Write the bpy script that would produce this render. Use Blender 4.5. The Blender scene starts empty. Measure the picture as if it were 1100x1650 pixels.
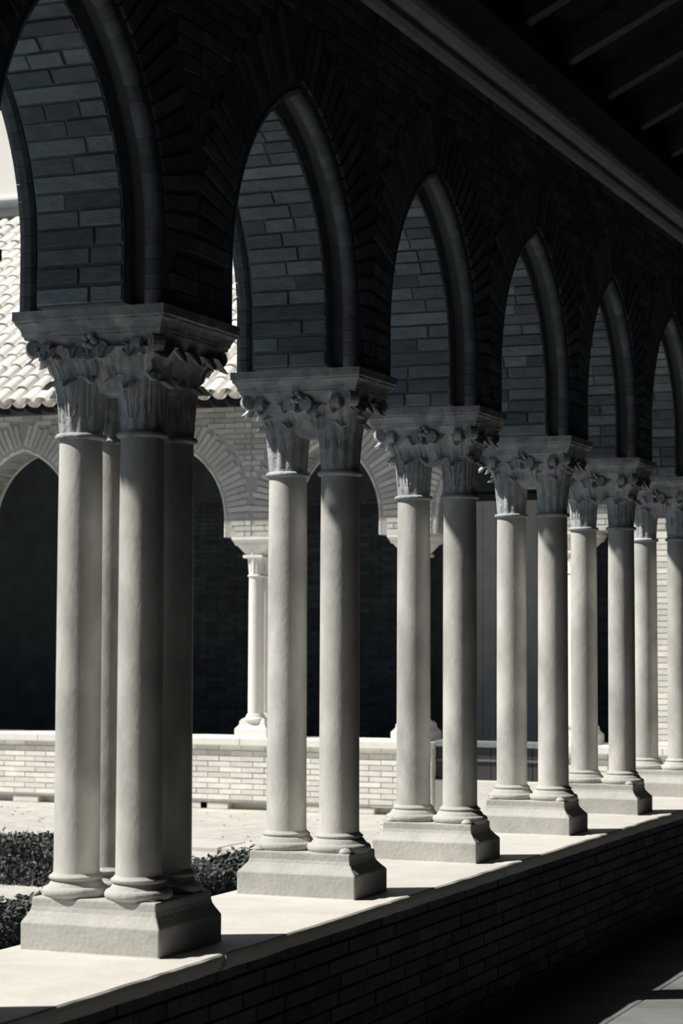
import bpy, bmesh, math, random
from mathutils import Vector, Matrix
random.seed(7)
S = bpy.context.scene
COL = S.collection

# ------------------------------------------------------------------ camera
EYE = 1.8
YAW, PIT, ROL = 0.3899, 0.0608, 0.0033
cam_d = bpy.data.cameras.new('camera')
cam_d.sensor_fit = 'VERTICAL'; cam_d.sensor_height = 36.0
cam_d.lens = 36.0 * 3404.0 / 1650.0
cam_d.clip_end = 300
cam = bpy.data.objects.new('camera', cam_d); COL.objects.link(cam)
s_, c_, sp, cp = math.sin(YAW), math.cos(YAW), math.sin(PIT), math.cos(PIT)
Rv = Vector((c_, s_, 0)); Wv = Vector((-s_*cp, c_*cp, sp)); Uv = Vector((s_*sp, -c_*sp, cp))
R2 = Rv*math.cos(ROL) + Uv*math.sin(ROL); U2 = Uv*math.cos(ROL) - Rv*math.sin(ROL)
cam.matrix_world = Matrix(((R2.x, U2.x, -Wv.x, 0), (R2.y, U2.y, -Wv.y, 0), (R2.z, U2.z, -Wv.z, EYE), (0, 0, 0, 1)))
cam_d.dof.use_dof = True; cam_d.dof.focus_distance = 9.6; cam_d.dof.aperture_fstop = 6.3
S.camera = cam

# ------------------------------------------------------------------ light
world = bpy.data.worlds.new('world'); S.world = world; world.use_nodes = True
wn = world.node_tree; wn.nodes.clear()
wo = wn.nodes.new('ShaderNodeOutputWorld'); wb = wn.nodes.new('ShaderNodeBackground')
tc = wn.nodes.new('ShaderNodeTexCoord'); sx = wn.nodes.new('ShaderNodeSeparateXYZ')
wr = wn.nodes.new('ShaderNodeValToRGB')
wr.color_ramp.elements[0].color = (.50, .72, 1, 1); wr.color_ramp.elements[0].position = 0.0
wr.color_ramp.elements[1].color = (.26, .44, .78, 1); wr.color_ramp.elements[1].position = 0.7
wn.links.new(tc.outputs['Generated'], sx.inputs[0]); wn.links.new(sx.outputs['Z'], wr.inputs[0])
wn.links.new(wr.outputs[0], wb.inputs[0]); wb.inputs[1].default_value = 0.18
wn.links.new(wb.outputs[0], wo.inputs[0])

SUN_AZ, SUN_EL = math.radians(61), math.radians(50)
sd = bpy.data.lights.new('sun', 'SUN'); sd.energy = 6.0; sd.angle = math.radians(0.9); sd.color = (1.0, .955, .87)
sun = bpy.data.objects.new('sun', sd); COL.objects.link(sun)
to_sun = Vector((-math.sin(SUN_AZ)*math.cos(SUN_EL), -math.cos(SUN_AZ)*math.cos(SUN_EL), math.sin(SUN_EL)))
sun.rotation_euler = to_sun.to_track_quat('Z', 'Y').to_euler()
sun.location = (-10, -2, 14)

S.view_settings.view_transform = 'Standard'; S.view_settings.look = 'None'
S.view_settings.exposure = 0.0; S.view_settings.gamma = 1.0; S.view_settings.use_curve_mapping = False
try:
    S.cycles.max_bounces = 8; S.cycles.diffuse_bounces = 6
except Exception: pass

# ------------------------------------------------------------------ materials
def mat(name, col, var=.25, scale=6, rough=.85, bump=.3, bscale=40, island=0.0, objrand=0.0, stretch=(1,1,1), stain=0.0, spec=.25):
    m = bpy.data.materials.new(name); m.use_nodes = True
    n = m.node_tree; L = n.links; b = n.nodes['Principled BSDF']
    b.inputs['Roughness'].default_value = rough
    b.inputs['Specular IOR Level'].default_value = spec
    t = n.nodes.new('ShaderNodeTexCoord'); mp = n.nodes.new('ShaderNodeMapping'); mp.inputs['Scale'].default_value = stretch
    gm = n.nodes.new('ShaderNodeNewGeometry')
    L.new(gm.outputs['Position'], mp.inputs[0])
    nz = n.nodes.new('ShaderNodeTexNoise'); nz.inputs['Scale'].default_value = scale; nz.inputs['Detail'].default_value = 6
    nz.inputs['Roughness'].default_value = .62
    L.new(mp.outputs[0], nz.inputs[0])
    mr = n.nodes.new('ShaderNodeMapRange'); mr.inputs[1].default_value = .3; mr.inputs[2].default_value = .7
    mr.inputs[3].default_value = 1-var; mr.inputs[4].default_value = 1+var
    L.new(nz.outputs[0], mr.inputs[0])
    fac = mr.outputs[0]
    def mul(a, b_):
        q = n.nodes.new('ShaderNodeMath'); q.operation = 'MULTIPLY'; L.new(a, q.inputs[0]); L.new(b_, q.inputs[1]); return q.outputs[0]
    def rng(src, r):
        q = n.nodes.new('ShaderNodeMapRange'); q.inputs[3].default_value = 1-r; q.inputs[4].default_value = 1+r; L.new(src, q.inputs[0]); return q.outputs[0]
    if island: fac = mul(fac, rng(gm.outputs['Random Per Island'], island))
    if objrand:
        oi = n.nodes.new('ShaderNodeObjectInfo'); fac = mul(fac, rng(oi.outputs['Random'], objrand))
    if stain:
        nz3 = n.nodes.new('ShaderNodeTexNoise'); nz3.inputs['Scale'].default_value = scale*.35; nz3.inputs['Detail'].default_value = 8
        nz3.inputs['Distortion'].default_value = 1.2
        L.new(mp.outputs[0], nz3.inputs[0])
        q = n.nodes.new('ShaderNodeMapRange'); q.inputs[1].default_value = .42; q.inputs[2].default_value = .58; q.inputs[3].default_value = 1-stain; q.inputs[4].default_value = 1
        L.new(nz3.outputs[0], q.inputs[0]); fac = mul(fac, q.outputs[0])
    mx = n.nodes.new('ShaderNodeVectorMath'); mx.operation = 'SCALE'
    mx.inputs[0].default_value = col[:3]; L.new(fac, mx.inputs['Scale'])
    L.new(mx.outputs[0], b.inputs['Base Color'])
    nb = n.nodes.new('ShaderNodeTexNoise'); nb.inputs['Scale'].default_value = bscale; nb.inputs['Detail'].default_value = 5
    L.new(mp.outputs[0], nb.inputs[0])
    bp = n.nodes.new('ShaderNodeBump'); bp.inputs['Strength'].default_value = bump; bp.inputs['Distance'].default_value = .01
    L.new(nb.outputs[0], bp.inputs['Height']); L.new(bp.outputs[0], b.inputs['Normal'])
    return m

M = {}  # brick, carved stone and inner wall colours carry the cool tint of shade
M['marble'] = mat('veined_marble', (.60,.59,.56), .18, 7, .55, .15, 60, objrand=.07, stretch=(1,1,.55), stain=.22, spec=.35)
M['carved'] = mat('carved_stone', (.52,.545,.56), .25, 16, .85, .5, 55, stain=.3)
M['plinth'] = mat('plinth_stone', (.50,.495,.47), .15, 6, .8, .3, 50, stain=.12)
M['coping'] = mat('coping_stone', (.62,.605,.57), .07, 5, .75, .2, 40, objrand=.05, stain=.05)
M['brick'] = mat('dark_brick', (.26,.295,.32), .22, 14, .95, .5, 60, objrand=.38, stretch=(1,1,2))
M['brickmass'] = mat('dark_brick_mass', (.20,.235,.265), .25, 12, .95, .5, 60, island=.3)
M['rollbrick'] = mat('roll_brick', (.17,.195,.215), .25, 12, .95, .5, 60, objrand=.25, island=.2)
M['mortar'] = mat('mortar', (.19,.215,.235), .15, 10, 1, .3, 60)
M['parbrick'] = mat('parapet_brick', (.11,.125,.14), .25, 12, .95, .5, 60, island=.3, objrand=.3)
M['farbrick'] = mat('pale_brick', (.80,.785,.74), .08, 8, .95, .3, 40, island=.16)
M['archbrick'] = mat('shade_toned_pale_brick', (.56,.555,.53), .12, 8, .95, .3, 40, island=.2)  # far brick toned down to deepen the shade on the arches
M['archmortar'] = mat('shade_toned_mortar', (.42,.42,.40), .1, 8, 1, .3, 40)  # arch mortar darkened along with its brick for the same shade
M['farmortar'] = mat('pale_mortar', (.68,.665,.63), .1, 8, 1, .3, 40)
M['farsoffit'] = mat('shade_toned_soffit_brick', (.30,.31,.31), .1, 8, .95, .3, 40, island=.16)  # shade inside the far arches put into a darker brick colour
M['farstone'] = mat('pale_stone', (.86,.84,.80), .06, 8, .8, .2, 40)
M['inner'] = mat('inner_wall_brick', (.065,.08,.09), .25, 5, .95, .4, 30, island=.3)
M['floor'] = mat('floor_slab', (.19,.195,.195), .15, 4, .75, .3, 30, objrand=.12, island=.12, stain=.15)
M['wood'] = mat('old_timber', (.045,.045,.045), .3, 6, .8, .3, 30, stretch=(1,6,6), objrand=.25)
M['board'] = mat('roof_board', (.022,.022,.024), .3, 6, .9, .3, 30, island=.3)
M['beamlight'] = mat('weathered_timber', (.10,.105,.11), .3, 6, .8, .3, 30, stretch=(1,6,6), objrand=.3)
M['cornice'] = mat('cornice_stone', (.55,.58,.62), .15, 8, .9, .3, 40)
M['tile'] = mat('roof_tile', (.88,.85,.80), .08, 9, .9, .4, 50, objrand=.14, island=.14)
M['plaster'] = mat('pale_plaster', (.92,.90,.86), .03, 3, .9, .1, 30)
M['ground'] = mat('gravel', (.58,.565,.53), .10, 9, 1, .6, 60, stain=.14)
M['leaf'] = mat('box_leaf', (.062,.07,.068), .3, 20, .6, .1, 40, island=.65, spec=.5)
M['grass'] = mat('added_dark_grass', (.10,.125,.14), .3, 12, .9, .4, 40, island=.4)
M['soil'] = mat('dark_soil', (.05,.05,.05), .3, 10, 1, .5, 40)
M['door'] = mat('painted_door', (.62,.64,.66), .1, 5, .7, .2, 30)
M['iron'] = mat('dark_iron', (.05,.05,.055), .1, 10, .5, .1, 30)

# ------------------------------------------------------------------ mesh helpers
class MB:
    def __init__(s): s.v = []; s.f = []; s.sm = []
    def quad(s, a, b, c, d, sm=False):
        i = len(s.v); s.v += [a, b, c, d]; s.f.append((i, i+1, i+2, i+3)); s.sm.append(sm)
    def box(s, c, h, X=(1,0,0), Y=(0,1,0), Z=(0,0,1), bev=0.0):
        c = Vector(c); X = Vector(X)*h[0]; Y = Vector(Y)*h[1]; Z = Vector(Z)*h[2]
        i = len(s.v)
        for k in range(8):
            s.v.append(tuple(c + X*(1 if k&1 else -1) + Y*(1 if k&2 else -1) + Z*(1 if k&4 else -1)))
        for f in ((0,2,3,1),(4,5,7,6),(0,1,5,4),(2,6,7,3),(0,4,6,2),(1,3,7,5)):
            s.f.append(tuple(i+q for q in f)); s.sm.append(False)
    def abox(s, x0, x1, y0, y1, z0, z1): s.box(((x0+x1)/2,(y0+y1)/2,(z0+z1)/2), (abs(x1-x0)/2,abs(y1-y0)/2,abs(z1-z0)/2))
    def grid(s, rows, closed_u=False, closed_v=False, sm=True):
        i0 = len(s.v); n = len(rows); m = len(rows[0])
        for r in rows: s.v += [tuple(p) for p in r]
        for a in range(n if closed_v else n-1):
            for b in range(m if closed_u else m-1):
                s.f.append((i0+a*m+b, i0+a*m+(b+1)%m, i0+((a+1)%n)*m+(b+1)%m, i0+((a+1)%n)*m+b)); s.sm.append(sm)
    def cap(s, ring, sm=False):
        i = len(s.v); s.v += [tuple(p) for p in ring]; s.f.append(tuple(range(i, i+len(ring)))); s.sm.append(sm)
    def lathe(s, prof, cx=0, cy=0, n=32, sm=True, flute=0, depth=0.0):
        rows = []
        for (r, z, *fl) in prof:
            d = fl[0] if fl else 0
            rows.append([(cx+(r+d*math.cos(flute*2*math.pi*k/n))*math.cos(2*math.pi*k/n), cy+(r+d*math.cos(flute*2*math.pi*k/n))*math.sin(2*math.pi*k/n), z) for k in range(n)])
        s.grid(rows, closed_u=True, sm=sm); s.cap(rows[0]); s.cap(rows[-1])
    def tube(s, pts, r, n=8, sm=True, closed=False, up=Vector((0,0,1))):
        rows = []
        pts = [Vector(p) for p in pts]
        for i, p in enumerate(pts):
            a = pts[max(i-1,0)]; b = pts[min(i+1,len(pts)-1)]
            t = (b-a).normalized(); u = t.cross(up)
            if u.length < 1e-4: u = t.cross(Vector((1,0,0)))
            u.normalize(); w = t.cross(u)
            rr = r[i] if isinstance(r, (list,tuple)) else r
            rows.append([p + u*rr*math.cos(2*math.pi*k/n) + w*rr*math.sin(2*math.pi*k/n) for k in range(n)])
        s.grid(rows, closed_u=True, sm=sm); s.cap(rows[0]); s.cap(rows[-1])
    def xf(s, fn): s.v = [tuple(fn(Vector(p))) for p in s.v]; return s
    def mesh(s, name, m, bevel=0, weld=True):
        me = bpy.data.meshes.new(name); me.from_pydata(s.v, [], s.f); me.update()
        bm = bmesh.new(); bm.from_mesh(me)
        for f, q in zip(bm.faces, s.sm): f.smooth = q
        if weld: bmesh.ops.remove_doubles(bm, verts=bm.verts, dist=1e-5)
        if bevel:
            bmesh.ops.bevel(bm, geom=[e for e in bm.edges if len(e.link_faces)==2 and e.calc_face_angle(0)>.6], offset=bevel, segments=2, affect='EDGES', profile=.5)
        bmesh.ops.recalc_face_normals(bm, faces=bm.faces)
        for e_ in bm.edges:
            if len(e_.link_faces) == 2 and e_.calc_face_angle(0) > .75: e_.smooth = False
        bm.to_mesh(me); bm.free(); me.materials.append(m)
        return me
    def build(s, name, m, parent=None, bevel=0, kind=None, weld=True):
        o = bpy.data.objects.new(name, s.mesh(name, m, bevel, weld)); COL.objects.link(o)
        if parent is not None: o.parent = parent
        if kind: o['kind'] = kind
        return o
def put(name, me, parent, mw=None, loc=None):
    o = bpy.data.objects.new(name, me); COL.objects.link(o); o.parent = parent
    if mw is not None: o.matrix_local = mw
    if loc is not None: o.location = loc
    return o
def empty(name, loc=(0,0,0), rz=0):
    o = bpy.data.objects.new(name, None); COL.objects.link(o); o.location = loc; o.rotation_euler = (0,0,rz); o.empty_display_size = .2; return o
def tag(o, label, cat, group=None, kind=None):
    o['label'] = label; o['category'] = cat
    if group: o['group'] = group
    if kind: o['kind'] = kind
    return o
def structure(o): o['kind'] = 'structure'; return o
def copy_tree(o, parent=None):
    c = o.copy(); COL.objects.link(c); c.parent = parent
    for ch in o.children: copy_tree(ch, c)
    return c

PZ = .7035           # top of the low wall
CX = -3.645          # centre line of the near arcade
ZS = 2.97            # springing (top of the abaci)

# ------------------------------------------------------------------ arch curve
STILT = .21         # the arches rise straight this far before they curve
ZA = ZS + STILT
def arc_param(a, h): return (h*h+a*a)/(2*a)
def arc_pts(a, h, d, n=14, z0=ZS):
    """points of the right half of a pointed arch, order offset inwards by d"""
    R = arc_param(a, h); cs = a-R; r = R-d
    th = math.acos(max(-1, min(1, (R-a)/r)))
    return [(a-d, z0)] + [(cs + r*math.cos(th*k/n), z0 + STILT + r*math.sin(th*k/n)) for k in range(n+1)]

def near_map(p): return Vector((CX + p.y, p.x, p.z))     # local (s, t, z)
def make_far_map(y): return lambda p: Vector((p.x, y + p.y, p.z))

def arcade(root, mp, bays, T, ti, d, h, ztop, m_face, m_mortar, m_brick, m_mass, ends, face_sides, soffit_parts, brickface, far=False, jamb_sides=(1,)):
    """bays: list of (pier_end_s, next_pier_start_s): the opening between two piers"""
    core = MB(); rolls = MB(); vous = MB(); face = MB(); soff = MB()
    lo = ends[0]
    soff_jobs = []
    for bi, (j0, j1) in enumerate(bays):
        c = (j0+j1)/2; a = (j1-j0)/2
        R = arc_param(a, h); cs = a-R
        nxt = (bays[bi+1][0] + j1)/2 if bi+1 < len(bays) else ends[1]
        if bi+1 < len(bays): nxt = (j1 + bays[bi+1][0])/2
        prv = lo
        half = {1: nxt-c, -1: c-prv}
        blocked = lambda u, z, m: (u < a+.025) if z < ZA else math.hypot(u-cs, z-ZA) < R+m
        for sg in (1, -1):
            O = [(c+sg*x, z) for x, z in arc_pts(a, h, 0)]
            I = [(c+sg*x, z) for x, z in arc_pts(a, h, d)]
            edge = c + sg*half[sg]
            for t in (T/2, -T/2):
                core.quad((edge,t,ZS), (O[0][0],t,ZS), (O[0][0],t,ztop), (edge,t,ztop))
                for k in range(len(O)-1):
                    core.quad((O[k][0],t,O[k][1]), (O[k+1][0],t,O[k+1][1]), (O[k+1][0],t,ztop), (O[k][0],t,ztop))
            for k in range(len(O)-1):
                for t in (1, -1):
                    core.quad((O[k][0],t*T/2,O[k][1]), (O[k+1][0],t*T/2,O[k+1][1]), (O[k+1][0],t*ti/2,O[k+1][1]), (O[k][0],t*ti/2,O[k][1]))
                    core.quad((O[k][0],t*ti/2,O[k][1]), (O[k+1][0],t*ti/2,O[k+1][1]), (I[k+1][0],t*ti/2,I[k+1][1]), (I[k][0],t*ti/2,I[k][1]))
                core.quad((I[k][0],ti/2,I[k][1]), (I[k+1][0],ti/2,I[k+1][1]), (I[k+1][0],-ti/2,I[k+1][1]), (I[k][0],-ti/2,I[k][1]))
            # bottoms and top
            core.quad((edge,T/2,ZS),(O[0][0],T/2,ZS),(O[0][0],-T/2,ZS),(edge,-T/2,ZS))
            core.quad((O[0][0],ti/2,ZS),(I[0][0],ti/2,ZS),(I[0][0],-ti/2,ZS),(O[0][0],-ti/2,ZS))
            core.quad((edge,T/2,ztop),(c,T/2,ztop),(c,-T/2,ztop),(edge,-T/2,ztop))
            # roll mouldings, cut into moulded bricks
            rr = .031
            thm = math.acos((R-a)/R)
            nseg = int(R*thm/.062)
            for t in (1, -1):
                nst = 4
                for k in range(-nst, nseg):
                    th0 = thm*k/nseg; th1 = thm*(k+1)/nseg - .0025/R
                    pts = []
                    for th in (th0, (th0+th1)/2, th1):
                        pts.append((c+sg*(cs+(R-.012)*math.cos(th)), t*(T/2-.028), ZA+(R-.012)*math.sin(th)))
                    if k < 0:
                        hs = STILT/nst; zb = ZA + k*hs
                        pts = [(c+sg*(a-.012), t*(T/2-.028), zb), (c+sg*(a-.012), t*(T/2-.028), zb+hs/2), (c+sg*(a-.012), t*(T/2-.028), zb+hs-.0025)]
                    if (sg in jamb_sides) and t == face_sides[0] and soffit_parts(bi):
                        soff_jobs.append(('roll', pts))
                    else:
                        rolls.tube(pts, rr, 8, up=Vector((0,1,0)))
            # soffit bricks of the inner order
            Ri = R-d; thi = math.acos((R-a)/Ri); nc = int(Ri*thi/.0625)
            ch = Ri*thi/nc; ns = max(1, round(STILT/ch))
            for k in range(-ns, nc):
                th = thi*(k+.5)/nc if k >= 0 else 0.0
                pos = Vector((c+sg*(cs+(Ri+.004)*math.cos(th)), 0, ZA+(Ri+.004)*math.sin(th) if k >= 0 else ZA+(k+.5)*STILT/ns))
                nrm = Vector((-sg*math.cos(th), 0, -math.sin(th))); tan = Vector((-sg*math.sin(th), 0, math.cos(th)))
                pat = random.choice(([.62,.38],[.35,.65],[.5,.5],[.3,.4,.3],[.68,.32],[1.0]))
                x = -ti/2
                for fr in pat:
                    w = ti*fr
                    pc = pos + Vector((0, x+w/2, 0)) + nrm*random.uniform(-.004,.004)
                    job = (pc, w-.009, Ri*thi/nc-.010, nrm, tan)
                    if sg in jamb_sides and soffit_parts(bi): soff_jobs.append(('brick', job))
                    else: soff.box(pc, ((w-.009)/2, (Ri*thi/nc-.01)/2, .012), (0,1,0), tan, nrm)
                    x += w
            # face bricks : ring of voussoirs + coursed wall
            for t in (face_sides if brickface else ()):
                nv = int((R+.12)*thm/.066)
                for k in range(nv):
                    th = thm*(k+.5)/nv
                    dep = .27 + (.03 if k%2 else -.01)
                    lim = (half[sg]+.0 - cs)/max(math.cos(th),1e-3) - R
                    dep = min(dep, lim-.004)
                    if dep < .05: continue
                    r0 = R+.02
                    cc = Vector((c+sg*(cs+(r0+dep/2)*math.cos(th)), t*(T/2+.001), ZA+(r0+dep/2)*math.sin(th)))
                    rad = Vector((sg*math.cos(th),0,math.sin(th))); tan = Vector((-sg*math.sin(th),0,math.cos(th)))
                    sp_ = (R+.0)*thm/nv
                    vous.box(cc, (dep/2-.004, sp_/2-.005, .007+random.uniform(0,.004)), rad, tan, (0,1,0))
                z = ZS+.032; row = 0
                while z < ztop-.03:
                    x = c + (0 if row%2 else .13)*sg - sg*.0
                    e = half[sg]; u = 0.0 if row%2 else -.13
                    while u < e:
                        u0, u1 = max(u,0.0), min(u+.26, e)
                        if u1-u0 > .03:
                            # keep only what lies clear of the ring
                            for _ in range(6):
                                if blocked(u0, z, .32): u0 += .045
                            if u1-u0 > .04 and not blocked(u0, z, .31):
                                face.box((c+sg*(u0+u1)/2, t*(T/2+.001), z), ((u1-u0)/2-.005, .006+random.uniform(0,.004), .026))
                        u += .26
                    z += .062; row += 1
        lo = nxt
    # seal ends
    for e in ends: core.quad((e,T/2,ZS),(e,-T/2,ZS),(e,-T/2,ztop),(e,T/2,ztop))
    core.xf(mp); o = structure(core.build(root, m_mortar))
    if vous.v: vous.xf(mp).build('voussoir_ring', m_mass, o, kind='stuff', weld=False)
    if face.v: face.xf(mp).build('brick_facing', m_mass, o, kind='stuff', weld=False)
    rolls.xf(mp).build('roll_moulding', m_mass if far else M['rollbrick'], o, kind='stuff', weld=False)
    if soff.v: soff.xf(mp).build('soffit_brick_courses', m_brick if far else m_mass, o, kind='stuff', weld=False)
    cache = {}
    for kind, job in soff_jobs:
        if kind == 'brick':
            pc, w, hh, nrm, tan = job
            key = (round(w,2), round(hh,3))
            if key not in cache:
                b = MB(); b.box((0,0,0), (w/2, hh/2, .012)); cache[key] = b.mesh('brick', m_brick, .003)
            P = mp(pc); O0 = mp(Vector((0,0,0)))
            X = (mp(Vector((0,1,0)))-O0); Y = (mp(tan)-O0).normalized(); Z = X.cross(Y)
            mw = Matrix(((X.x,Y.x,Z.x,P.x),(X.y,Y.y,Z.y,P.y),(X.z,Y.z,Z.z,P.z),(0,0,0,1)))
            put('brick', cache[key], o, mw)
        else:
            pa, pb = mp(Vector(job[0])), mp(Vector(job[2]))
            ln = (pb-pa).length; key = ('r', round(ln,3))
            if key not in cache:
                b = MB(); b.tube([(0,0,-ln/2),(0,0,ln/2)], .032, 12); cache[key] = b.mesh('moulded_brick', M['rollbrick'])
            mw = Matrix.Translation((pa+pb)/2) @ (pb-pa).to_track_quat('Z','Y').to_matrix().to_4x4()
            put('moulded_brick', cache[key], o, mw)
    return o

# ------------------------------------------------------------------ setting: gallery
# pillar data of the near arcade: base front Y, depth
PIL = [(3.40,.38),(5.02,.38),(6.56,.50),(8.36,.38),(9.96,.38),(11.60,.38),(13.14,.38),(14.75,.38),(16.35,.38),(17.95,.38),(19.55,.38)]
def jamb(y, D):
    e = .06 if D > .45 else .035
    return (y-e+.035, y+D+e-.035)
J = [jamb(*p) for p in PIL]
bays = [(J[i][1], J[i+1][0]) for i in range(len(J)-1)]
bays = [(J[0][0]-1.2, J[0][0])] + bays
END = J[-1][1]
# bay indices: 0 dummy first, 3 = opening just left of the four shaft pier
wall_near = arcade('wall_left', near_map, bays, .56, .345, .085, .86, 4.70, M['brick'], M['mortar'], M['brick'], M['brickmass'],
                   (1.0, 21.5), (1,), lambda bi: bi in (2,3,4,5,6,7), True)

# cornice of the gallery wall
cn = MB()
def prism_y(mb, prof, y0, y1):
    n = len(prof)
    a = [(x, y0, z) for x, z in prof]; b = [(x, y1, z) for x, z in prof]
    mb.grid([a, b], closed_u=True, sm=False); mb.cap(a); mb.cap(b)
def prism_x(mb, prof, x0, x1):
    a = [(x0, y, z) for y, z in prof]; b = [(x1, y, z) for y, z in prof]
    mb.grid([a, b], closed_u=True, sm=False); mb.cap(a); mb.cap(b)
prism_y(cn, [(-3.357,4.57),(-3.325,4.575),(-3.31,4.60),(-3.325,4.62),(-3.33,4.64),(-3.29,4.65),(-3.265,4.67),(-3.255,4.70),(-3.255,4.725),(-3.357,4.725)], 1.0, 26.4)
structure(cn.build('trim_1', M['cornice']))

# low wall under the arcade
pw = MB(); pw.abox(-3.97, -3.265, 1.0, 21.62, -.3, .64)
par = structure(pw.build('parapet_wall', M['mortar']))
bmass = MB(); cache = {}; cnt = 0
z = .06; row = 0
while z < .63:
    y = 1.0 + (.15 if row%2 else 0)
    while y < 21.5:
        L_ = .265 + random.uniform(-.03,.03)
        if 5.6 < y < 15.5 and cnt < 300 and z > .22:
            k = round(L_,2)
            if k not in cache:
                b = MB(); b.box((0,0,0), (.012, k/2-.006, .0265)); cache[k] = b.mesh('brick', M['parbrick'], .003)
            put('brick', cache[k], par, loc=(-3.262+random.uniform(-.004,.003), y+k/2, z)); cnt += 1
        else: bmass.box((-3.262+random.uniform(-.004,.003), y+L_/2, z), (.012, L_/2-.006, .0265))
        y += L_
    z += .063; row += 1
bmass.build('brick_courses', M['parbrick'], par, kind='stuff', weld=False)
y = 1.0; k = 0
while y < 21.55:
    L_ = random.uniform(1.25, 1.75); L_ = min(L_, 21.6-y)
    b = MB(); n = 14
    # coping slab with a worn, slightly wavy inner edge
    rows = []
    for i in range(n+1):
        yy = y + .0015 + (L_-.003)*i/n
        wv = random.uniform(-.006,.006)
        pf = [(-3.995+random.uniform(-.004,.004), .642), (-3.995, PZ-.01), (-3.985, PZ), (-3.226+wv*.6, PZ), (-3.218+wv, PZ-.006), (-3.217+wv, PZ-.022), (-3.222+wv*1.5, .665), (-3.235+wv, .642)]
        rows.append([(px, yy, pz_) for px, pz_ in pf])
    b.grid(rows, closed_u=True, sm=False); b.cap(rows[0]); b.cap(rows[-1])
    b.build('coping_slab', M['coping'], par); y += L_
# floor
fb = MB(); fb.abox(-3.3, 1.45, -4, 26.5, -.25, -.02)
floor = structure(fb.build('floor', M['mortar']))
fm = MB(); rx = -3.26; slabc = {}
for i in range(8):
    yy = -4 + (.3 if i%2 else 0)
    for j in range(44):
        x0, x1 = -3.26+.585*i, -3.26+.585*(i+1)
        y0, y1 = yy+.7*j, yy+.7*(j+1)
        if y1 > 26.5: continue
        if i < 5 and 6 < y0 < 16:
            if 's' not in slabc:
                b = MB(); b.box((0,0,0), (.289,.346,.02)); slabc['s'] = b.mesh('paving_slab', M['floor'], .004)
            put('paving_slab', slabc['s'], floor, loc=((x0+x1)/2,(y0+y1)/2,-.018+random.uniform(-.0015,.0015)))
        else: fm.box(((x0+x1)/2,(y0+y1)/2,-.018), (.289,.346,.02))
fm.build('paving', M['floor'], floor, kind='stuff', weld=False)
# gallery inner wall, ends
w = MB(); w.abox(1.45, 1.75, -4.3, 30, -.25, 7.2); structure(w.build('wall_right', M['inner']))
w = MB(); w.abox(-3.97, -3.37, -4.3, 1.0, -.25, 4.75); structure(w.build('sun_block_wall', M['mortar']))  # solid wall added out of view to keep sun out of the gallery
w = MB(); w.abox(-3.9, 1.45, -4.3, -4.0, -.25, 7.2); structure(w.build('wall_back', M['inner']))

# sloping ceiling over the gallery: boards, rafters, roof skin
SL = .5
def zc(x): return 4.80 + SL*(x+3.1)
EAVE = -4.76
cb = MB(); ny = Vector((-SL, 0, 1)).normalized()
yb = -4.2; 
wp = MB(); wp.abox(-3.33, -3.05, 1.0, 26.3, 4.729, 4.815)
ceil_core = MB()
prof = [(EAVE, zc(EAVE)+.15), (1.6, zc(1.6)+.15), (1.6, zc(1.6)+.27), (EAVE, zc(EAVE)+.27)]
prism_y(ceil_core, prof, -4.2, 26.4)
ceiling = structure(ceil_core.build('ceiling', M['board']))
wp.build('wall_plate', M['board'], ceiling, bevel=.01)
xdir = Vector((1,0,SL)).normalized()
ln = (Vector((1.6,0,zc(1.6)))-Vector((EAVE,0,zc(EAVE)))).length
b = MB(); b.box((0,0,0), (ln/2, .045, .075)); rme = b.mesh('rafter', M['beamlight'], .006)
b = MB(); b.box((0,0,0), (ln/2, .09, .009)); bme = b.mesh('ceiling_board', M['board'])
Zr = Vector((-xdir.z,0,xdir.x))
def raf_m(x, y, zoff):
    P = Vector((x, y, zc(x))) + Zr*zoff
    return Matrix(((xdir.x,0,Zr.x,P.x),(0,1,0,P.y),(xdir.z,0,Zr.z,P.z),(0,0,0,1)))
yy = 2.2
while yy < 26:
    put('rafter', rme, ceiling, raf_m((EAVE+1.6)/2, yy, .075)); yy += .76
bm_ = MB(); yy = -4.1
while yy < 26.3:
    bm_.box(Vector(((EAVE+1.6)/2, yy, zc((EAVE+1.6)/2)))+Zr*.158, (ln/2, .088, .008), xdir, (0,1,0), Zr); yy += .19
bm_.build('roof_boarding', M['board'], ceiling, kind='stuff', weld=False)

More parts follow.
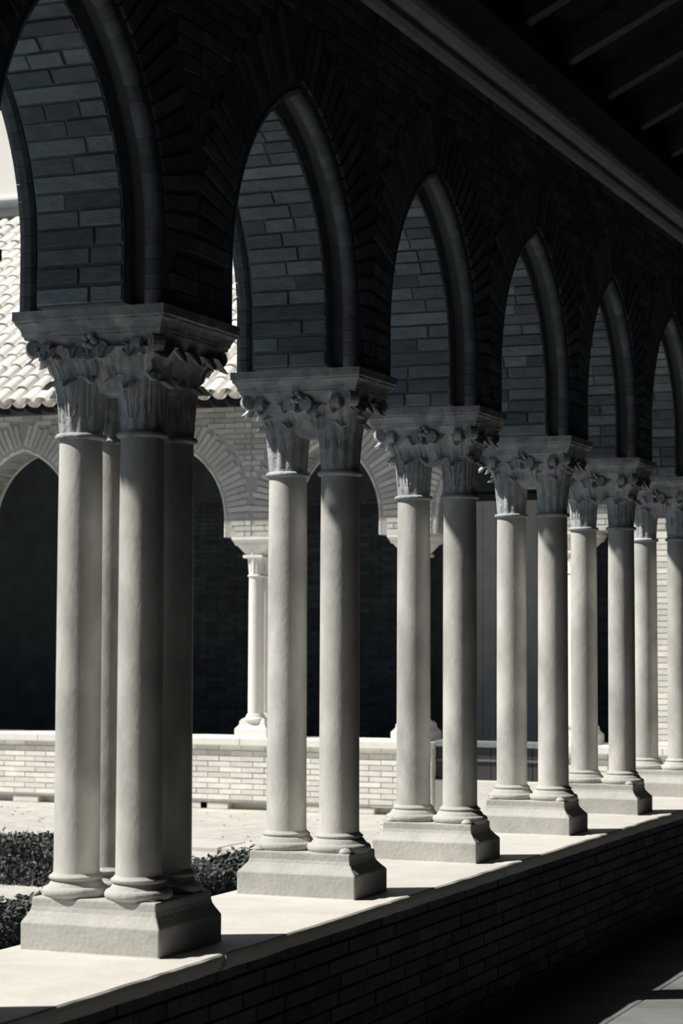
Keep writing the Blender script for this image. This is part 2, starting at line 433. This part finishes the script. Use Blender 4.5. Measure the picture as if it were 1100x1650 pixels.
# ------------------------------------------------------------------ pillars
def make_parts(quad, D, W=.55, rs=.086, style=0, stone='marble', carved='carved', plinth='plinth', seed=1, detail=True, name=None):
    rnd = random.Random(seed)
    root = empty(name or ('pillar' if quad else 'column_pair'))
    ys = (-.118, .118) if quad else (0,)
    xs = (-.125, .125)
    hw, hd = W/2, D/2
    # plinth
    p = MB()
    if quad: prof = [(0,0),(0,.098),(.003,.102),(.014,.120),(.024,.138),(.028,.155),(.028,.181),(.032,.186)]
    else: prof = [(0,0),(0,.098),(.004,.103),(.022,.122),(.036,.140),(.041,.155),(.041,.183),(.045,.187)]
    rows = []
    for ins, z in prof:
        a, b_ = hw-ins, hd-ins
        rows.append([(-a,-b_,z),(a,-b_,z),(a,b_,z),(-a,b_,z)])
    p.grid(rows, closed_u=True, sm=False); p.cap(rows[-1]); p.cap(rows[0])
    pl = p.build('plinth', M[plinth], root, bevel=.004)
    rt = .140 if not quad else .121
    # claws at the corners of the tori
    cl = MB(); cl.lathe([(.001,0),(.026,.002),(.028,.010),(.018,.022),(.001,.027)], n=12); clm = cl.mesh('corner_claw', M[plinth])
    for sx_ in (-1,1):
        for sy in (-1,1):
            o = put('corner_claw', clm, pl, loc=(sx_*(hw-.074), sy*(hd-.074), .184))
    # moulded bases
    tb = MB()
    pr = [(rt-.012,.183)]
    for k in range(8): a = -math.pi*.4+math.pi*.9*k/7; pr.append((rt-.016+.016*math.cos(a), .203+.018*math.sin(a)))
    pr += [(rt-.018,.221),(rt-.026,.232),(rt-.033,.242)]
    for k in range(6): a = -math.pi*.4+math.pi*.9*k/5; pr.append((rs+.010+.008*math.cos(a), .252+.008*math.sin(a)))
    pr.append((rs+.004,.268))
    tb.lathe(pr, n=36); tbm = tb.mesh('column_base', M[plinth])
    sh = MB(); sh.lathe([(rs+.002,.262),(rs+.001,.30),(rs,.9),(rs-.001,1.5),(rs-.003,1.80),(rs-.003,1.812)], n=40); shm = sh.mesh('shaft', M[stone])
    nr = MB(); q = []
    for k in range(9): a = -math.pi/2+math.pi*k/8; q.append((rs-.004+.017*math.cos(a), 1.826+.013*math.sin(a)))
    nr.lathe(q, n=36); nrm_ = nr.mesh('neck_ring', M[carved])
    for y in ys:
        for x in xs:
            put('column_base', tbm, root, loc=(x,y,0)); put('shaft', shm, root, loc=(x,y,0)); put('neck_ring', nrm_, root, loc=(x,y,0))
    # capital: bells with a lofted block
    e = .06 if quad else .035
    ax, ay = hw+.03, hd+e
    zt = 2.175; QF = .05 if quad else 0
    cpm = MB()
    for y in ys:
        for x in xs:
            pr = [(rs-.006,1.83,0),(rs-.004,1.85,.003),(rs-.002,1.90,.0045),(rs+.002,1.96,.005),(rs+.012,2.02,.004),(rs+.026,2.08,.002),(rs+.040,2.14,0),(rs+.045,zt,0)]
            cpm.lathe(pr, x, y, n=64, flute=12)
    # loft from an oval cluster to the square abacus
    rows = []; N = 40
    for k in range(9):
        t = k/8; z = 1.985 + (zt-1.985)*t
        g = t**.95
        hx = (.125+rs*.72) + (ax-.028-(.125+rs*.72))*g
        y0_ = (ys[-1]+rs*.80); hy = y0_ + (ay-.028-y0_)*g
        pw_ = 2.6 + 5*t*t
        r = []
        for i in range(N):
            a = 2*math.pi*i/N; cx_, sy_ = math.cos(a), math.sin(a)
            # pinch in the middle of the long sides low down
            pin = 1-.28*(1-t)*math.exp(-(cx_/.42)**2)
            r.append((hx*math.copysign(abs(cx_)**(2/pw_), cx_), hy*pin*math.copysign(abs(sy_)**(2/pw_), sy_), z))
        rows.append(r)
    cpm.grid(rows, closed_u=True); cpm.cap(rows[-1]); cpm.cap(rows[0])
    cap_ = cpm.build('capital', M[carved], root)
    # leaves : a few shared meshes
    def leaf(wd, ht, out, curl, teeth):
        m = MB(); nu, nv = 6, 9; F = []; Bk = []
        for j in range(nv):
            v = j/(nv-1)
            cz = ht*math.sin(min(v*1.25,1.0)*math.pi/2) - (curl*.6*max(0,v-.72)/.28)**1 *1.0
            cy = out*(v**2.2) + curl*max(0,v-.65)
            ww = wd*(.62+.75*math.sin(min(1,v*1.15)*math.pi*.8))*(1 - .75*max(0,v-.72)/.28)
            ww *= 1 + (teeth*(1 if j%2 else -1) if 0 < j < nv-1 else 0)
            r = []; r2 = []
            for i in range(nu+1):
                u = i/nu*2-1
                rib = -.007*abs(u)**.8*(1) + .004*math.cos(u*9)
                r.append((u*ww/2, -(cy+rib+.008), cz)); r2.append((u*ww/2, -(cy+rib-.006), cz-.001))
            F.append(r); Bk.append(r2)
        m.grid(F); m.grid(Bk)
        rim = [F[j][0] for j in range(nv)] + F[-1][1:] + [F[j][-1] for j in range(nv-2,-1,-1)]
        rim2 = [Bk[j][0] for j in range(nv)] + Bk[-1][1:] + [Bk[j][-1] for j in range(nv-2,-1,-1)]
        m.grid([rim, rim2])
        return m
    def volute(r0, wd, turns=1.6):
        m = MB(); n = 22; rows = []
        for k in range(n+1):
            t = k/n; a = math.pi*.5 - t*turns*2*math.pi; r = r0*(1-.80*t)
            for_ = (r*math.cos(a), r*math.sin(a)); th = .0075*(1-.4*t)+.002
            ww = wd*(1+.25*t)/2
            c, s = math.cos(a), math.sin(a)
            rows.append([(-ww, -(r-th)*c, (r-th)*s), (ww, -(r-th)*c, (r-th)*s), (ww*1.05, -(r+th)*c, (r+th)*s), (-ww*1.05, -(r+th)*c, (r+th)*s)])
        m.grid(rows, closed_u=True, sm=False); m.cap(rows[0]); m.cap(rows[-1])
        ds = []
        for (x_, f_) in ((-wd*.42,.86),(wd*.42,.86)):
            ds.append([(x_, r0*f_*math.cos(2*math.pi*k/16), r0*f_*math.sin(2*math.pi*k/16)) for k in range(16)])
        m.grid(ds, closed_u=True); m.cap(ds[0]); m.cap(ds[1])
        for x_ in (-wd*.5, wd*.5):
            m.box((x_,0,0),(.006,r0*.2,r0*.2))
        return m
    if detail:
        if style == 0:
            lf = [leaf(.062,.13,.030,.05,.12).mesh('leaf', M[carved]), leaf(.055,.15,.045,.06,.18).mesh('leaf', M[carved])]
        else:
            lf = [leaf(.07,.12,.035,.045,.05).mesh('leaf', M[carved]), leaf(.05,.16,.05,.05,.08).mesh('leaf', M[carved])]
        for y in ys:
            for x in xs:
                for k in range(8):
                    a = 2*math.pi*k/8 + (.39 if style else 0)
                    nx, ny_ = math.cos(a), math.sin(a)
                    # inward facing ones between the two shafts are hidden
                    if nx*(-math.copysign(1,x)) > .8: continue
                    z0 = 1.885+rnd.uniform(-.01,.015) if style == 0 else 1.93
                    mw = Matrix.Translation((x+nx*(rs-.006), y+ny_*(rs-.006), z0)) @ Matrix.Rotation(a+math.pi/2, 4, 'Z') @ Matrix.Rotation(rnd.uniform(-.06,.06),4,'Y')
                    put('leaf', lf[k%2], cap_, mw)
        # upper leaves spreading under the abacus
        ul = leaf(.085,.125,.055,.055,.15).mesh('leaf', M[carved])
        spots = []
        for i in range(4): spots.append((-ax*.66+ax*1.32*i/3, -1)); spots.append((-ax*.66+ax*1.32*i/3, 1))
        for (x, sd_) in spots:
            y = sd_*(ys[-1]+rs*.80+.010)
            mw = Matrix.Translation((x*.80, y+.006*sd_, 2.030+rnd.uniform(-.008,.008))) @ Matrix.Rotation(0 if sd_ < 0 else math.pi, 4, 'Z') @ Matrix.Rotation(x*.9*(-sd_), 4, 'Y') @ Matrix.Rotation(.42, 4, 'X')
            put('leaf', ul, cap_, mw)
        for sx_ in (-1,1):
            for y in ((-.12,0,.12) if quad else (-.06,.06)):
                mw = Matrix.Translation((sx_*(.125+rs*.72+.006), y, 2.03)) @ Matrix.Rotation(math.pi/2*sx_, 4, 'Z') @ Matrix.Rotation(.42, 4, 'X')
                put('leaf', ul, cap_, mw)
        dl = leaf(.115,.165,.085,.045,.10).mesh('corner_leaf', M[carved])
        for sx_ in (-1,1):
            for sy in (-1,1):
                ang = math.atan2(sy*.8, sx_)
                mw = Matrix.Translation((sx_*(.125+rs*.50), sy*(ys[-1]+rs*.50), 1.995)) @ Matrix.Rotation(ang+math.pi/2, 4, 'Z') @ Matrix.Rotation(.38, 4, 'X')
                put('leaf', dl, cap_, mw)
        for sy in (-1,1):
            mw = Matrix.Translation((0, sy*(ys[-1]+rs*.42), 1.995)) @ Matrix.Rotation(0 if sy<0 else math.pi, 4, 'Z') @ Matrix.Rotation(.38, 4, 'X')
            put('leaf', dl, cap_, mw)
        vo = volute(.030, .040).mesh('volute', M[carved]); vs = volute(.027, .034).mesh('volute', M[carved])
        for sx_ in (-1,1):
            for sy in (-1,1):
                ang = math.atan2(sy*.8, sx_)
                mw = Matrix.Translation((sx_*(ax-.064), sy*(ay-.060), 2.136)) @ Matrix.Rotation(ang+math.pi/2, 4, 'Z')
                put('volute', vo, cap_, mw)
        for sy in (-1,1):
            for dx in (-.034,.034):
                mw = Matrix.Translation((dx, sy*(ay-.050), 2.118)) @ Matrix.Rotation((0 if dx*sy<0 else math.pi)+math.pi/2, 4, 'Z')
                put('volute', vs, cap_, mw)
            for dx in (-.18, .18):
                mw = Matrix.Translation((dx, sy*(ay-.052), 2.125)) @ Matrix.Rotation(0 if sy<0 else math.pi, 4, 'Z')
                put('volute', vs, cap_, mw)
        ro = MB()
        for k in range(5): ro.lathe([(.001,-.02),(.010,-.015),(.013,0),(.009,.012),(.001,.016)], .018*math.cos(k*1.257), .018*math.sin(k*1.257), n=8)
        rom = ro.mesh('rosette', M[carved])
        for sy in (-1,1):
            put('rosette', rom, cap_, Matrix.Translation((0, sy*(ay-.022), 2.150)) @ Matrix.Rotation(math.pi/2, 4, 'X'))
    # abacus
    ab = MB()
    prof = [(.034,2.168),(.030,2.180),(.026,2.184),(.024,2.196),(.016,2.212),(.007,2.222),(.006,2.230),(.0,2.234),(.0,2.2665)]
    rows = []
    n = 10
    for ins, z in prof:
        a, b_ = ax-ins, ay-ins; r = []
        for (x0,y0,x1,y1) in ((-a,-b_,a,-b_),(a,-b_,a,b_),(a,b_,-a,b_),(-a,b_,-a,-b_)):
            for i in range(n):
                w = rnd.uniform(-.0022,.0022) if detail else 0
                r.append((x0+(x1-x0)*i/n + (w if x0==x1 else 0), y0+(y1-y0)*i/n + (w if y0==y1 else 0), z + (rnd.uniform(-.0015,.0015) if detail and z<2.26 else 0)))
        rows.append(r)
    ab.grid(rows, closed_u=True, sm=False); ab.cap(rows[-1]); ab.cap(rows[0])
    ab.build('abacus', M[carved], root)
    return root

names = {
 0: None, 1: None,
 2: 'four-shaft grey marble pillar with leafy capital, nearest and largest at the left',
 3: 'marble column pair standing directly right of the four-shaft pillar',
 4: 'marble column pair, third pillar from the left along the low wall',
 5: 'marble column pair, fourth pillar from the left along the low wall',
 6: 'marble column pair, fifth pillar from the left, next to the cut off one',
 7: 'marble column pair cut off by the right edge of the picture'}
GRP = 'columns of the near arcade'
pil_obj = {}
pil_obj[2] = make_parts(True, .50, rs=.081, style=0, seed=3)
protoA = make_parts(False, .38, rs=.087, style=1, seed=5)
protoB = make_parts(False, .38, rs=.086, style=0, seed=8)
pil_obj[3] = protoA; pil_obj[4] = protoB
for i in range(len(PIL)):
    if i not in pil_obj:
        pil_obj[i] = copy_tree(protoA if i in (5,7,9) else protoB)
    o = pil_obj[i]; y, D = PIL[i]
    o.location = (CX, y+D/2, PZ)
    if i in names and names[i]: lab = names[i]
    elif i < 2: lab = 'marble column pair on the low wall, outside the frame left of the four-shaft pillar'
    else: lab = 'marble column pair on the low wall, outside the frame beyond the right edge'
    tag(o, lab, 'pillar' if i == 2 else 'columns', GRP)

# ------------------------------------------------------------------ garden ground
g = MB(); g.abox(-40, -3.9, -20, 21.9, -.4, -.1)
ground = structure(g.build('ground', M['ground']))
# pebbles and grit
pb = MB(); rr_ = random.Random(4)
for k in range(700):
    x = rr_.uniform(-15, -5.5); y = rr_.uniform(9, 21.3); r = rr_.uniform(.006,.016)
    pb.box((x,y,-.1+r*.2), (r, r*rr_.uniform(.6,1), r*.5), (math.cos(k),math.sin(k),0), (-math.sin(k),math.cos(k),0))
pb.build('gravel_pebbles', M['ground'], ground, kind='stuff', weld=False)
added_lawn = MB(); added_lawn.abox(-40, -3.98, -20, 12.4, -.11, -.07); added_lawn.abox(-6.7, -3.98, 12.4, 14.9, -.11, -.07)  # dark grass added to cut the light bounced off the garden ground
added_lawn = structure(added_lawn.build('added_lawn', M['grass']))
tf = MB(); rr_ = random.Random(6)
for k in range(16000):
    x = rr_.uniform(-12, -4.0); y = rr_.uniform(4, 12.4) if k%4 else rr_.uniform(12.4, 14.9)
    if y > 12.4 and x < -6.7: continue
    a = rr_.uniform(0,6.28); h_ = rr_.uniform(.03,.07)
    tf.quad((x,y,-.07),(x+.008*math.cos(a),y+.008*math.sin(a),-.07),(x+.02*math.sin(a),y+.02*math.cos(a),-.07+h_),(x+.015*math.sin(a),y+.015*math.cos(a),-.07+h_))
tf.build('added_grass_blades', M['grass'], added_lawn, kind='stuff', weld=False)
# stone slabs let into the gravel
kb = MB()
sl = {}
for i in range(7):
    b = MB(); b.box((0,0,0), (.45,.3,.025)); me = sl.setdefault('k', b.mesh('kerb_stone', M['coping'], .008))
    put('kerb_stone', me, ground, loc=(-8.6+.93*i-2.0, 17.6+.03*math.sin(i*2), -.085))

def hedge(name, x0, x1, y0, y1, z1, label, nleaf, seed):
    r = random.Random(seed)
    root = empty(name, ((x0+x1)/2, (y0+y1)/2, -.1)); cx_, cy_ = (x0+x1)/2, (y0+y1)/2
    c = MB()
    n = 24; hx, hy = (x1-x0)/2, (y1-y0)/2; H_ = z1+.1
    c.abox(-hx+.05, hx-.05, -hy+.05, hy-.05, 0, H_-.05)
    c.build('twiggy_core', M['soil'], root)
    f = MB()
    for k in range(nleaf):
        w = r.random(); A1 = 2*hx*2*hy; A2 = 2*hx*H_; A3 = 2*hy*H_; tot = A1+2*A2+2*A3; w *= tot
        jit = r.uniform(-.06,.02) + .012*math.sin(k*.7)
        if w < A1: p = Vector((r.uniform(-hx,hx), r.uniform(-hy,hy), H_+jit+.02*math.sin(8*(x0+k)))); nrm = Vector((0,0,1))
        elif w < A1+2*A2: sg = r.choice((-1,1)); p = Vector((r.uniform(-hx,hx), sg*(hy+jit), r.uniform(0,H_))); nrm = Vector((0,sg,0))
        else: sg = r.choice((-1,1)); p = Vector((sg*(hx+jit), r.uniform(-hy,hy), r.uniform(0,H_))); nrm = Vector((sg,0,0))
        nrm = (nrm + Vector((r.uniform(-1,1),r.uniform(-1,1),r.uniform(-1,1)))*.9).normalized()
        u = nrm.orthogonal().normalized(); v = nrm.cross(u); an = r.uniform(0,6.28)
        u, v = u*math.cos(an)+v*math.sin(an), v*math.cos(an)-u*math.sin(an)
        s1, s2 = r.uniform(.016,.03), r.uniform(.009,.016)
        f.quad(tuple(p-u*s1), tuple(p-v*s2+nrm*.003), tuple(p+u*s1), tuple(p+v*s2+nrm*.003))
    f.build('foliage', M['leaf'], root, weld=False, kind='stuff')
    tag(root, label, 'hedge', 'clipped hedges in the garden')
hedge('clipped_hedge', -13.4, -7.7, 14.3, 14.85, .235, 'low dark clipped hedge crossing the garden left of the four-shaft pillar', 26000, 1)
hedge('clipped_hedge', -6.62, -6.05, 9.2, 14.8, .25, 'low dark clipped hedge running parallel to the arcade, seen just over the low wall', 26000, 2)

# ------------------------------------------------------------------ far gallery
YF = 21.63; T2 = .55; YC = YF+.05+T2/2+.02
FX = [-15.95,-14.02,-12.0,-10.02,-8.13,-6.27]
fj = [(x-.31, x+.31) for x in FX]
fb_ = [(fj[i][1], fj[i+1][0]) for i in range(len(fj)-1)]
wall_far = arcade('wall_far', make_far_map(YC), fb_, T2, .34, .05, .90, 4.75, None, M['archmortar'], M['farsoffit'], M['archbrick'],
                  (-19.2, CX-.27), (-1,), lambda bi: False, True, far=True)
fp = make_parts(False, .40, W=.54, rs=.088, style=1, stone='farstone', carved='farstone', plinth='farstone', seed=9, detail=False)
b = MB(); b.abox(-.235,.235,-.125,.125,2.025,2.062); b.build('capital_collar', M['farstone'], fp, bevel=.01)
flab = {0:'pale column pair of the far gallery beyond the left edge of the frame', 1:'pale column pair of the far gallery beyond the left edge of the frame',
        2:'pale far column pair hidden behind the four-shaft pillar', 3:'bright sunlit far column pair just left of the second marble pillar',
        4:'sunlit far column pair peeping past the third marble pair', 5:'sunlit far column pair showing between the fourth and fifth marble pairs'}
for i, x in enumerate(FX):
    o = fp if i == 0 else copy_tree(fp)
    # the pairs stand across the wall
    o.rotation_euler = (0,0,math.pi/2); o.location = (x, YC, PZ)
    tag(o, flab[i], 'columns', 'columns of the far gallery')
# low wall of the far gallery (open at the passage bay)
pf = MB()
segs = [(-19.2, -7.83), (-6.57, CX-.2)]
for a, b2 in segs:
    pf.abox(a, b2, YF+.03, YF+.70, -.02, .62)
    pf.abox(a, b2, YF+.16, YF+.70, -.4, -.02)
pfo = structure(pf.build('parapet_far', M['farmortar']))
bf = MB(); z = .012; row = 0
while z < .60:
    for a, b2 in segs:
        x = a - (.14 if row%2 else 0)
        while x < b2:
            L_ = .28; x0, x1 = max(x,a), min(x+L_, b2)
            if x1-x0 > .03: bf.box(((x0+x1)/2, YF+.028+random.uniform(-.004,.004), z+.027), ((x1-x0)/2-.006, .012, .0255))
            x += L_
    z += .0615; row += 1
bf.build('brick_courses', M['farbrick'], pfo, kind='stuff', weld=False)
for a, b2 in segs:
    x = a
    while x < b2-.05:
        L_ = min(1.3, b2-x); b = MB(); b.box((x+L_/2, YF+.35, .661), (L_/2-.003, .385, .0425)); b.build('coping_slab', M['farstone'], pfo, bevel=.008); x += L_
# a few foundation stones in the shadowed recess at the foot of the wall
for x in (-12.9,-12.2,-11.4,-10.72,-10.45,-9.2,-8.6):
    b = MB(); b.box((x, YF+.10, -.062), (random.uniform(.09,.2), .06, .036)); b.build('foundation_stone', M['farbrick'], pfo, bevel=.006)
# corner pier and added gate
cpb = MB(); cpb.abox(-5.78, CX+.28, YC-T2/2, YC+T2/2, -.3, ZS); structure(cpb.build('wall_corner', M['farmortar']))
cpo = bpy.data.objects['wall_corner']; bb = MB(); z = .03; row = 0
while z < ZS-.03:
    x = -5.78 - (.14 if row%2 else 0)
    while x < CX+.28:
        x0, x1 = max(x,-5.78), min(x+.28, CX+.28)
        if x1-x0 > .03: bb.box(((x0+x1)/2, YC-T2/2, z+.03), ((x1-x0)/2-.006, .01, .026))
        x += .28
    z += .062; row += 1
bb.build('brick_courses', M['farbrick'], cpo, kind='stuff', weld=False)
st = empty('added_low_gate', (-7.2, YF+.12, -.1)); tag(st, 'low dark boarded gate with grey top rail added for the dark band in one bay of the far wall', 'gate')  # boards and rails added to give this bay its dark band
b = MB(); b.abox(-.625, .625, -.02, .16, .755, .82); b.build('top_rail', M['brick'], st, bevel=.008)
b = MB(); b.abox(-.625, .625, .0, .10, .60, .625); b.build('middle_rail', M['beamlight'], st, bevel=.004)
b = MB(); b.abox(-.625, .625, -.04, .20, .0, .40); b.build('threshold', M['farbrick'], st, bevel=.008)
for k in range(8):
    b = MB(); x_ = -.625+.15625*k; b.abox(x_+.004, x_+.152, .02, .07, .40, .755); b.build('board', M['iron'], st)
# far gallery shell
w = MB(); w.abox(-16.5, 1.75, 26.0, 26.4, -.3, 12.5)
# upper wall above the roof is a pale rendered building put in place of bright sky, the lower part is the gallery's dark inner wall
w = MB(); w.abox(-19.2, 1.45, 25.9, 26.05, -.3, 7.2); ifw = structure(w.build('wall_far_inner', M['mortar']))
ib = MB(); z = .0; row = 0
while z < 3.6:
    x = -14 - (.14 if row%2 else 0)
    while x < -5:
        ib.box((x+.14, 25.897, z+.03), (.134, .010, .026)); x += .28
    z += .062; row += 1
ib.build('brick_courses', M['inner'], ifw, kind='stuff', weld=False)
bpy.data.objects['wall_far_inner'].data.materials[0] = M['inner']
w = MB(); w.abox(-24, 3, 26.06, 34, -.3, 13.5); ub = w.build('sky_stand_in_building', M['plaster'])
tag(ub, 'tall pale rendered building put in place of white sky above the far tiled roof', 'building')
sc_ = MB(); prism_x(sc_, [(26.06,8.09),(26.02,8.10),(26.0,8.12),(26.0,8.16),(26.02,8.18),(26.06,8.18)], -22, 3); sc_.build('string_course', M['plaster'], ub)
w = MB(); w.abox(-19.4, -19.2, 21.6, 26, -.3, 7.5); structure(w.build('wall_far_end', M['inner']))
w = MB(); w.abox(-19.2, -3.3, 22.3, 25.9, -.3, -.02); structure(w.build('floor_far', M['floor']))
# door in the inner wall behind the passage
dr = empty('door_1', (-9.2, 25.86, .0)); structure(dr)
b = MB(); b.abox(-.09,0,-.03,.03,0,3.6); b.abox(1.65,1.74,-.03,.03,0,3.6); b.abox(-.09,1.74,-.03,.03,3.6,3.69); b.build('door_frame', M['iron'], dr)
for k in range(9):
    b = MB(); b.abox(.1833*k+.002, .1833*(k+1)-.002, -.02, .02, .02, 3.6); b.build('door_plank', M['door'], dr, bevel=.003)
b = MB(); b.box((1.5,-.04,1.05), (.012,.02,.07)); b.build('door_handle', M['iron'], dr)

# far roof
RS = .69; YE = 21.16; ZE = 4.50
def zr(y): return ZE + RS*(y-YE)
rf = MB(); a = [(YE+.03, zr(YE+.03)-.03), (26.0, zr(26)-.03), (26.0, zr(26)-.13), (YE+.03, zr(YE+.03)-.13)]
prism_x(rf, a, -19.5, -3.0)
roof = structure(rf.build('roof', M['board']))
# eave rafter tails
tm = MB(); tm.box((0,0,0), (.04,.34,.045)); tme = tm.mesh('rafter_tail', M['wood'], .005)
ry = Vector((0,1,RS)).normalized(); rz_ = Vector((0,-RS,1)).normalized()
for k in range(24):
    P = Vector((-17+.5*k, YE+.42, zr(YE+.42)))-rz_*.16
    put('rafter_tail', tme, roof, Matrix(((1,0,0,P.x),(0,ry.y,rz_.y,P.y),(0,ry.z,rz_.z,P.z),(0,0,0,1))))
def tile_mb(up=True):
    m = MB(); n = 8; L_ = .42; R0, R1 = .088, .072; rows = []; rows2 = []
    for (yy_, R_, dz) in ((0, R0, .012), (L_, R1, -.012)):
        o_ = [(R_*math.cos(math.pi*k/n), yy_, dz + (1 if up else -1)*R_*.78*math.sin(math.pi*k/n)) for k in range(n+1)]
        i_ = [((R_-.013)*math.cos(math.pi*k/n), yy_, dz + (1 if up else -1)*(R_-.013)*.78*math.sin(math.pi*k/n)) for k in range(n, -1, -1)]
        rows.append(o_+i_)
    m.grid(rows, closed_u=True, sm=False)
    for r in rows:
        for k in range(n):
            m.quad(r[k], r[k+1], r[2*n+1-k-1], r[2*n+1-k])
    return m
tme_ = tile_mb().mesh('roof_tile', M['tile'])
tl = Vector((0,1,RS)).normalized(); cover = MB(); chan = MB(); cnt = 0
ncol = 46; nrow = 19; rt_ = random.Random(11)
for j in range(nrow):
    for i in range(ncol):
        x = -17.2 + .198*i
        y = YE + j*.3*tl.y
        P = Vector((x+rt_.uniform(-.008,.008), y+rt_.uniform(-.012,.012), zr(y)+.035+rt_.uniform(-.004,.006)))
        rot = Matrix.Rotation(rt_.uniform(-.03,.03), 4, 'Z')
        mw = Matrix.Translation(P) @ Matrix(((1,0,0,0),(0,tl.y,-tl.z,0),(0,tl.z,tl.y,0),(0,0,0,1))) @ rot
        vis = (-13.2-.17*j < x < -12.2-.15*j) or (-11.2-.10*j < x < -10.0-.10*j and j < 12)
        if vis and cnt < 300:
            put('roof_tile', tme_, roof, mw); cnt += 1
        else:
            t_ = tile_mb(); t_.xf(lambda p: mw @ p); i0 = len(cover.v); cover.v += t_.v; cover.f += [tuple(q+i0 for q in f) for f in t_.f]; cover.sm += t_.sm
        if True:
            P2 = Vector((x+.099, y, zr(y)+.03)); mw2 = Matrix.Translation(P2) @ Matrix(((1,0,0,0),(0,tl.y,-tl.z,0),(0,tl.z,tl.y,0),(0,0,0,1)))
            t_ = tile_mb(False); t_.xf(lambda p: mw2 @ p); i0 = len(chan.v); chan.v += t_.v; chan.f += [tuple(q+i0 for q in f) for f in t_.f]; chan.sm += t_.sm
cover.build('cover_tiles', M['tile'], roof, kind='stuff', weld=False)
chan.build('channel_tiles', M['tile'], roof, kind='stuff', weld=False)
fl = MB(); prism_x(fl, [(25.80, zr(25.8)+.13),(26.05, zr(26)+.16),(26.05, zr(26)+.09),(25.80,zr(25.8)+.07)], -19.5, -3.0); structure(fl.build('trim_2', M['iron']))
print('tiles', cnt)
